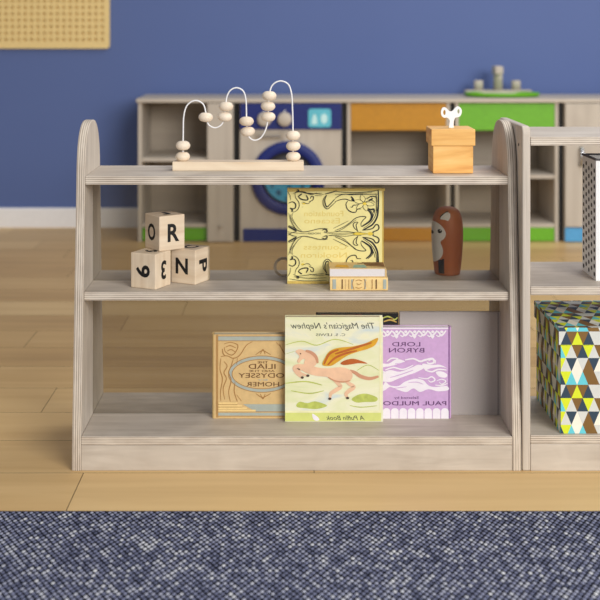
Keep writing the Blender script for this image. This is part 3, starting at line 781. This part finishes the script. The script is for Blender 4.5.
mb = MB(); rc = Vector((W(283.5,0,2.585).x, 2.585, MID+.0003+.0225)); rg = []
for k in range(32):
    a = 2*pi*k/32; d = Vector((cos(a),0,sin(a)))
    rg.append([mb.bm.verts.new(rc + d*(.0190+.0032*cos(2*pi*j/10)) + Vector((0,.0032*sin(2*pi*j/10),0))) for j in range(10)])
for k in range(32):
    for j in range(10): mb.fv([rg[k][j], rg[k][(j+1)%10], rg[(k+1)%32][(j+1)%10], rg[(k+1)%32][j]], 'ring_brown', None, True)
bmesh.ops.recalc_face_normals(mb.bm, faces=mb.bm.faces)
tag(mb.build('toy_ring', origin=(rc.x, rc.y, MID+.0003)), 'small dull greyish ring half hidden behind the yellow ornate book', 'ring')

# ------------------------------------------------------------------ patterned storage box
gx0, gx1 = .5656, .815; gy0, gy1 = 2.411, 2.646; gz0, gz1 = RZ[0]+.0003, .293
C = dict(N='tri_navy', Y='tri_yellow', G='tri_grey', B='tri_brown', C='tri_cyan', W='tri_cream')
UPS = ['NYNG','CGNG','GWBW','NCCB']; DNS = ['BBGG','YBYB','NGNY','YWBG']
TW, TH = .0232, .0276
def tri_pattern(mb, fn, u1, v1, ph=0, v_off=.003):
    """fill the u1 x v1 rectangle with rows of triangles"""
    tmp = bmesh.new(); rows_ = int(v1/TH)+3; data = []
    for r_ in range(-1, rows_):
        top = v_off + r_*TH - TH; row = (r_ - 1) % 4
        sh = 0 if row in (0,2) else -TW/2
        for k in range(-2, int(u1/TW)+3):
            ax = .0105 + k*TW + sh + ph
            for pts, c in (([(ax,top),(ax-TW/2,top+TH),(ax+TW/2,top+TH)], UPS[row][k % 4]), ([(ax,top),(ax+TW/2,top+TH),(ax+TW,top)], DNS[row][k % 4])):
                f = tmp.faces.new([tmp.verts.new((p[0],p[1],0)) for p in pts]); f.material_index = 'NYGBCW'.index(c)
    for co, no in (((0,0,0),(-1,0,0)), ((u1,0,0),(1,0,0)), ((0,0,0),(0,-1,0)), ((0,v1,0),(0,1,0))):
        bmesh.ops.bisect_plane(tmp, geom=tmp.verts[:]+tmp.edges[:]+tmp.faces[:], plane_co=co, plane_no=no, clear_outer=True)
    for f in tmp.faces:
        mb.face([fn(v.co.x, v.co.y) for v in f.verts], C['NYGBCW'[f.material_index]])
    tmp.free()
def tri_box(name, parent, lo, hi, top=True, ph=0, vo=.003):
    mb = MB(); (x0,y0,z0), (x1,y1,z1) = lo, hi
    tri_pattern(mb, lambda u, v: (x0+u, y0, z1-v), x1-x0, z1-z0, ph, vo)
    tri_pattern(mb, lambda u, v: (x1-u, y1, z1-v), x1-x0, z1-z0, ph, vo)
    tri_pattern(mb, lambda u, v: (x0, y1-u, z1-v), y1-y0, z1-z0, ph, vo)
    tri_pattern(mb, lambda u, v: (x1, y0+u, z1-v), y1-y0, z1-z0, ph, vo)
    if top: tri_pattern(mb, lambda u, v: (x0+u, y1-v, z1), x1-x0, y1-y0, ph, vo)
    else: mb.face([(x0,y0,z1),(x1,y0,z1),(x1,y1,z1),(x0,y1,z1)], 'tri_grey')
    mb.face([(x0,y0,z0),(x0,y1,z0),(x1,y1,z0),(x1,y0,z0)], 'tri_grey')
    bmesh.ops.remove_doubles(mb.bm, verts=mb.bm.verts, dist=1e-5)
    bmesh.ops.recalc_face_normals(mb.bm, faces=mb.bm.faces)
    return mb.build(name, parent)
gb = empty('storage_box', ((gx0+gx1)/2, (gy0+gy1)/2, gz0), 'storage box covered in bright triangles, on the bottom shelf at right', 'box')
LH = .036
tri_box('body', gb, (gx0, gy0, gz0), (gx1, gy1, gz1-LH-.0004), False, 0, .008-LH)
tri_box('lid', gb, (gx0-.0045, gy0-.003, gz1-LH), (gx1+.0045, gy1+.0045, gz1), True, .0045, .008)

# white perforated bin
wx0, wx1, wy0, wy1, wz0, wz1 = .650, .90, 2.455, 2.568, RZ[1]+.0003, .6325
wb = empty('storage_bin', ((wx0+wx1)/2, (wy0+wy1)/2, wz0), 'white open bin with black dashes, on the middle shelf at right edge', 'bin')
mb = MB(); t = .004
mb.box((wx0,wy0,wz0),(wx1,wy1,wz0+t),'bin_white'); 
for lo, hi in (((wx0,wy0,wz0+t),(wx0+t,wy1,wz1)),((wx1-t,wy0,wz0+t),(wx1,wy1,wz1)),((wx0+t,wy0,wz0+t),(wx1-t,wy0+t,wz1)),((wx0+t,wy1-t,wz0+t),(wx1-t,wy1,wz1))): mb.box(lo,hi,'bin_white')
mb.build('body', wb)
mb = MB()
for i in range(5):
    y = wy0 + .012 + i*.0222
    for j in range(15):
        z = wz0 + .012 + j*.0168 + (.0084 if i % 2 else 0)
        if z < wz1-.008: mb.face([(wx0-.0005, y+.0058*cos(a), z+.0048*sin(a)) for a in [2*pi*k/12 for k in range(12)]][::-1], 'black')
for i in range(10):
    x = wx0 + .024 + i*.0222
    for j in range(15):
        z = wz0 + .012 + j*.0168 + (.0084 if i % 2 else 0)
        if z < wz1-.008: mb.face([(x+.0042*cos(a), wy0-.0005, z+.0046*sin(a)) for a in [2*pi*k/12 for k in range(12)]], 'black')
mb.build('printed_dashes', wb)
mb = MB(); r_ = .0035
for lo, hi in (((wx0-.0015,wy0-.0015,wz1),(wx1+.0015,wy0+t,wz1+r_)),((wx0-.0015,wy1-t,wz1),(wx1+.0015,wy1+.0015,wz1+r_)),((wx0-.0015,wy0+t,wz1),(wx0+t,wy1-t,wz1+r_)),((wx1-t,wy0+t,wz1),(wx1+.0015,wy1-t,wz1+r_))): mb.box(lo,hi,'dark_grey')
mb.build('rim', wb)

# ------------------------------------------------------------------ toy kitchen along the back wall
KYF = 5.017; KB = 5.366
def kx(px): return (px-VX)*KYF/F
def kz(py): return H-(py-VY)*KYF/F
ktop = kz(102.6)
def kbox(x0, y0, x1, y1, d0, d1, mat, name, parent, bevel=.002, grain=0, z0=None):
    return MB().box((kx(x0), KYF+d0, max(kz(y1), 0) if z0 is None else z0), (kx(x1), KYF+d1, kz(y0)), mat, grain).build(name, parent, bevel=bevel)
wt = MB(); wt.box((kx(136.5), KYF-.012, ktop+.0005), (kx(668), KB, ktop+.0175), 'kitchen_wood', 0)
tag(wt.build('worktop', origin=(kx(400), KYF+.17, ktop), bevel=.002), 'long greyish worktop running across the toy kitchen by blue wall', 'worktop')
D = KB-KYF
def carcass(e, x0, x1, posts=True, shelves=(), back=True):
    """open fronted unit: two sides, a back, shelves"""
    kbox(x0, 102.7, x0+3.6, 242.3, 0, D, 'kitchen_wood', 'side_panel', e, z0=0, grain=2)
    kbox(x1-3.6, 102.7, x1, 242.3, 0, D, 'kitchen_wood', 'side_panel', e, z0=0, grain=2)
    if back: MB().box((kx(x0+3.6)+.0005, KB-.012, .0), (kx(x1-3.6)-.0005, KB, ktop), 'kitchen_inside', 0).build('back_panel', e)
    for z in shelves:
        MB().box((kx(x0+3.6)+.0005, KYF+.004, z-.016), (kx(x1-3.6)-.0005, KB-.0125, z), 'kitchen_wood', 0).build('shelf', e, bevel=.001)
def shade_filler(e, x0, x1):  # recessed black strip, paints the shade of the open gap between units
    MB().box((kx(x0)+.0005, KYF+.02, 0), (kx(x1)-.0005, KB, ktop), 'black').build('gap_shade', e)['label'] = 'black strip standing in for shade in the gap between units'
def unit(name, x0, x1, label):
    return empty(name, ((kx(x0)+kx(x1))/2, KYF+D/2, 0), label, 'toy kitchen unit')
# cupboard at the left
u = unit('toy_cupboard', 138, 234, 'leftmost open toy kitchen unit with plain pale door and low green panel')
carcass(u, 138, 233.4, shelves=(.361, .078))
kbox(142, 225.5, 207, 241.5, .012, .026, 'green', 'kick_panel', u, z0=.004)
kbox(207.5, 103.2, 233.5, 242, -.016, -.0005, 'kitchen_wood', 'door', u, grain=2, z0=.004)
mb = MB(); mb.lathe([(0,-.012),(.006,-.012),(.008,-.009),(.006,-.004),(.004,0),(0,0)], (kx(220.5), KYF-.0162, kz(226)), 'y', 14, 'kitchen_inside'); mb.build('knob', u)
shade_filler(u, 233.5, 239.7)
# washing machine
u = unit('toy_washing_machine', 240, 343, 'wooden toy washing machine with navy control panel and round blue door')
MB().box((kx(239.8), KYF+.002, 0), (kx(341.6), KB, ktop), 'kitchen_wood', 2).build('body', u, bevel=.002)
kbox(240.2, 103.2, 341.4, 129.5, -.008, .0015, 'navy', 'control_panel', u)
kbox(243, 228.6, 341.4, 241.8, -.004, .0015, 'navy', 'kick_panel', u, z0=.003)
for cx in (264.5, 284.7):
    mb = MB(); mb.lathe([(0,-.022),(.026,-.022),(.030,-.018),(.031,0),(0,0)], (kx(cx), KYF-.0082, kz(119)), 'y', 28, 'kitchen_wood')
    k = mb.build('knob', u)
    MB().prism([(kx(cx)-.005,kz(115)),(kx(cx)+.005,kz(115)),(kx(cx),kz(108.5))], 1, KYF-.0105, KYF-.0083, 'white_paint').build('pointer', k)
mb = MB()
mb.prism([(kx(x), kz(y)) for x, y in [(330.3,109.5),(331,111),(331,125),(330,126.5),(328,127.2),(311,127.2),(309,126.3),(308.2,125),(308.2,111),(309,109.4),(311,108.6),(328,108.6)]], 1, KYF-.0115, KYF-.0082, 'screen_teal')
s_ = mb.build('display', u, bevel=.001)
mb = MB()
mb.poly([(311.5,124),(317.5,124),(317,119),(315.5,114),(313.5,114),(312,119)], lambda x, y: Vector((kx(x), KYF-.0119, kz(y))), 'screen_light')
mb.poly(ell(324,118.5,3.4,5,16), lambda x, y: Vector((kx(x), KYF-.0119, kz(y))), 'screen_light')
mb.build('display_symbol', s_)
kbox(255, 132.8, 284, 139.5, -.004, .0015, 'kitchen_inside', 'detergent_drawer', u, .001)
kbox(258, 135.4, 281, 137.0, -.014, -.0041, 'chrome', 'handle', u, .001)
cx, cz = kx(288), kz(178); R1 = 36.8*KYF/F; R0 = 26.2*KYF/F
mb = MB()
n = 48
pr = [(R0,.002),(R0,-.014),(R0+.006,-.018),(R1-.006,-.018),(R1,-.013),(R1,.002)]
rg = [[mb.bm.verts.new((cx+r*cos(2*pi*k/n), KYF+t, cz+r*sin(2*pi*k/n))) for k in range(n)] for r, t in pr]
for a, b in zip(rg, rg[1:]):
    for k in range(n): mb.fv([a[k], a[(k+1)%n], b[(k+1)%n], b[k]], 'navy', None, True)
door = mb.build('door_ring', u)
mb = MB(); mb.lathe([(0,-.006),(R0*.6,-.0055),(R0-.0005,-.002),(R0-.0005,.0018),(0,.0018)], (cx,KYF,cz), 'y', 40, 'dark_grey'); mb.build('door_window', u)
mb = MB(); fnk = lambda x, y: Vector((cx+x*R0, KYF-.0075, cz+y*R0))
mb.poly([(.9*cos(a), .9*sin(a)) for a in [radians(185+170*k/20) for k in range(21)]], fnk, 'teal_print')
mb.poly([(-.9,-.08),(-.6,.02),(-.3,-.04),(0,.02),(.3,-.05),(.6,.02),(.9,-.08)], fnk, 'teal_print')
for x, y, r in ((-.35,-.55,.11),(.05,-.35,.08),(.3,-.6,.1),(-.6,-.3,.07),(.55,-.3,.08),(-.05,-.78,.06)): mb.poly(ell(x,y,r,r,12), lambda a,b: fnk(a,b)+Vector((0,-.0005,0)), 'teal_dark')
mb.build('printed_water', u)
shade_filler(u, 341.7, 347)
# orange unit
u = unit('toy_cabinet', 347, 450, 'open toy kitchen cabinet with orange front panels')
carcass(u, 347, 450, shelves=(.288, .078))
kbox(350.8, 103.4, 446.2, 130.5, .001, .015, 'orange', 'drawer_front', u); kbox(350.8, 227.6, 446.2, 241.8, .006, .02, 'orange', 'kick_panel', u, z0=.003)
shade_filler(u, 450, 455)
# green sink unit
u = unit('toy_sink_cabinet', 455.2, 558.5, 'open toy kitchen cabinet with bright green front panels under sink')
carcass(u, 455.2, 558.5, shelves=(.288, .078))
kbox(459, 103.4, 554.7, 130.5, .001, .015, 'green', 'drawer_front', u); kbox(459, 227.6, 554.7, 241.8, .006, .02, 'green', 'kick_panel', u, z0=.003)
shade_filler(u, 558.6, 564)
# right cupboard
u = unit('toy_refrigerator', 564.2, 668, 'closed pale wood toy kitchen unit with metal handle at right edge')
MB().box((kx(564.2), KYF+.002, 0), (kx(668), KB, ktop), 'kitchen_wood', 2).build('body', u, bevel=.002)
kbox(564.6, 103.4, 667.5, 226.5, -.014, .0015, 'kitchen_wood', 'door', u, grain=2)
kbox(564.6, 227.5, 667.5, 242, -.010, .0015, 'sky_blue', 'kick_panel', u, z0=.003)
hx = kx(580); h0, h1 = kz(166), kz(146)
MB().tube([(hx, KYF-.0142, h0+.008),(hx, KYF-.035, h0+.008),(hx, KYF-.04, h0+.02),(hx, KYF-.04, h1-.02),(hx, KYF-.035, h1-.008),(hx, KYF-.0142, h1-.008)], .008, 'chrome', 10).build('handle', u)
# sink, on the worktop
zt = ktop + .0178
sk = empty('toy_sink', (kx(505), KYF+.16, zt), 'green toy sink with wooden faucet and taps on worktop', 'toy sink')
sx, sy = kx(509), KYF+.16
mb = MB(); mb.lathe([(0,0),(.150,0),(.164,.006),(.166,.015),(.162,.018),(.150,.017),(.130,.008),(0,.006)], (sx, sy, zt), 'z', 48, 'green', 1, .62); mb.build('basin', sk)
def wlathe(name, prof, c, parent=sk): return MB().lathe(prof, c, 'z', 24, 'kitchen_wood').build(name, parent)
yb = KYF + .262
SC = yb/F
def sxw(px): return (px-VX)*yb/F
MB().box((sxw(465), yb-.03, zt+.0002), (sxw(531), yb+.03, zt+.024), 'kitchen_wood', 0).build('tap_ledge', sk, bevel=.003)
zl = zt+.0242
for px in (478.5, 516): wlathe('tap', [(0,0),(.021,0),(.021,.040),(.018,.043),(0,.043)], (sxw(px), yb, zl))
wlathe('faucet_post', [(0,0),(.021,0),(.021,.096),(.018,.100),(0,.100)], (sxw(498), yb, zl))
MB().box((sxw(495)-.019, yb-.11, zl+.072), (sxw(495)+.019, yb-.0215, zl+.110), 'kitchen_wood', 1).build('faucet_spout', sk, bevel=.008, seg=3)

# ------------------------------------------------------------------ peg board on the wall
px1, pz0 = W(109.3,0,WY-.02).x, W(0,48.5,WY-.02).z
stp = 6.42*(WY-.02)/F; nc, nr = 40, 28
pxl, pzt = px1-.022-nc*stp, pz0+.026+nr*stp
mb = MB(); yF, yBk = WY-.020, WY-.003; rr = stp*.29
for i in range(nc):
    for j in range(nr):
        x0 = px1-.018-(i+1)*stp; z0 = pz0+.026+j*stp
        sq = [(x0,z0),(x0+stp/2,z0),(x0+stp,z0),(x0+stp,z0+stp/2),(x0+stp,z0+stp),(x0+stp/2,z0+stp),(x0,z0+stp),(x0,z0+stp/2)]
        c = (x0+stp/2, z0+stp/2)
        oc = [(c[0]+rr*cos(a), c[1]+rr*sin(a)) for a in [radians(225+45*k) for k in range(8)]]
        A_ = [mb.bm.verts.new((p[0], yF, p[1])) for p in sq]; B_ = [mb.bm.verts.new((p[0], yF, p[1])) for p in oc]; C_ = [mb.bm.verts.new((p[0], yBk, p[1])) for p in oc]
        for k in range(8):
            k2 = (k+1) % 8
            mb.fv([A_[k], A_[k2], B_[k2], B_[k]], 'peg_tan'); mb.fv([B_[k], B_[k2], C_[k2], C_[k]], 'peg_tan')
        mb.fv(C_, 'peg_tan')
bmesh.ops.remove_doubles(mb.bm, verts=mb.bm.verts, dist=1e-5)
xa, xb, za, zb_ = px1-.018-nc*stp, px1-.018, pz0+.026, pz0+.026+nr*stp
brd = empty('pegboard', ((xa+xb)/2, WY-.01, za), 'tan perforated peg board hung on the blue wall at upper left', 'board')
mb.build('board', brd)
def rr4(x0,z0,x1,z1,r,n=5):
    pts = []
    for cx_, cz_, a0 in ((x1-r,z0+r,-90),(x1-r,z1-r,0),(x0+r,z1-r,90),(x0+r,z0+r,180)):
        pts += [(cx_+r*cos(radians(a0+90*k/n)), cz_+r*sin(radians(a0+90*k/n))) for k in range(n+1)]
    return pts
mb = MB()
mb.prism([(xb,pz0),(px1-.012,pz0),(px1-.004,pz0+.003),(px1,pz0+.012),(px1,zb_+.02),(xb,zb_+.02)], 1, yF, WY-.0005, 'peg_tan')
mb.box((xa-.02,yF,pz0),(xb,WY-.0005,za),'peg_tan'); mb.box((xa-.02,yF,zb_),(xb,WY-.0005,zb_+.02),'peg_tan'); mb.box((xa-.02,yF,za),(xa,WY-.0005,zb_),'peg_tan')
mb.build('rim', brd)
for ob in S.objects:
    if '_o' in ob: del ob['_o']

# ------------------------------------------------------------------ light and camera
w = bpy.data.worlds.new('World'); S.world = w; w.use_nodes = True
w.node_tree.nodes['Background'].inputs['Color'].default_value = (.96,.97,1,1); w.node_tree.nodes['Background'].inputs['Strength'].default_value = .37
def area(name, loc, tgt, size, power, color=(1,1,1)):
    l = bpy.data.lights.new(name, 'AREA'); l.shape = 'RECTANGLE'; l.size = size[0]; l.size_y = size[1]; l.energy = power; l.color = color
    o = bpy.data.objects.new(name, l); COL.objects.link(o); o.location = loc
    o.rotation_euler = (Vector(tgt)-Vector(loc)).to_track_quat('-Z','Y').to_euler()
    return o
area('window_light', (2.7,-2.1,2.3), (0,2.6,.4), (3.0,2.2), 275, (1,.972,.93))
area('ceiling_light', (1.2,3.55,2.75), (1.0,3.6,0), (2.2,1.2), 34, (1,.975,.94))
c = bpy.data.cameras.new('Camera'); co = bpy.data.objects.new('Camera', c); COL.objects.link(co)
co.location = (0,0,H); co.rotation_euler = (pi/2,0,0)
c.sensor_width = 36; c.lens = 36*F/600; c.shift_x = (300-VX)/600; c.shift_y = (VY-300)/600
c.dof.use_dof = True; c.dof.focus_distance = 2.48; c.dof.aperture_fstop = 4.2
c.clip_start = .05
S.camera = co
S.view_settings.view_transform = 'Standard'; S.view_settings.look = 'None'; S.view_settings.gamma = 1; S.view_settings.exposure = .08
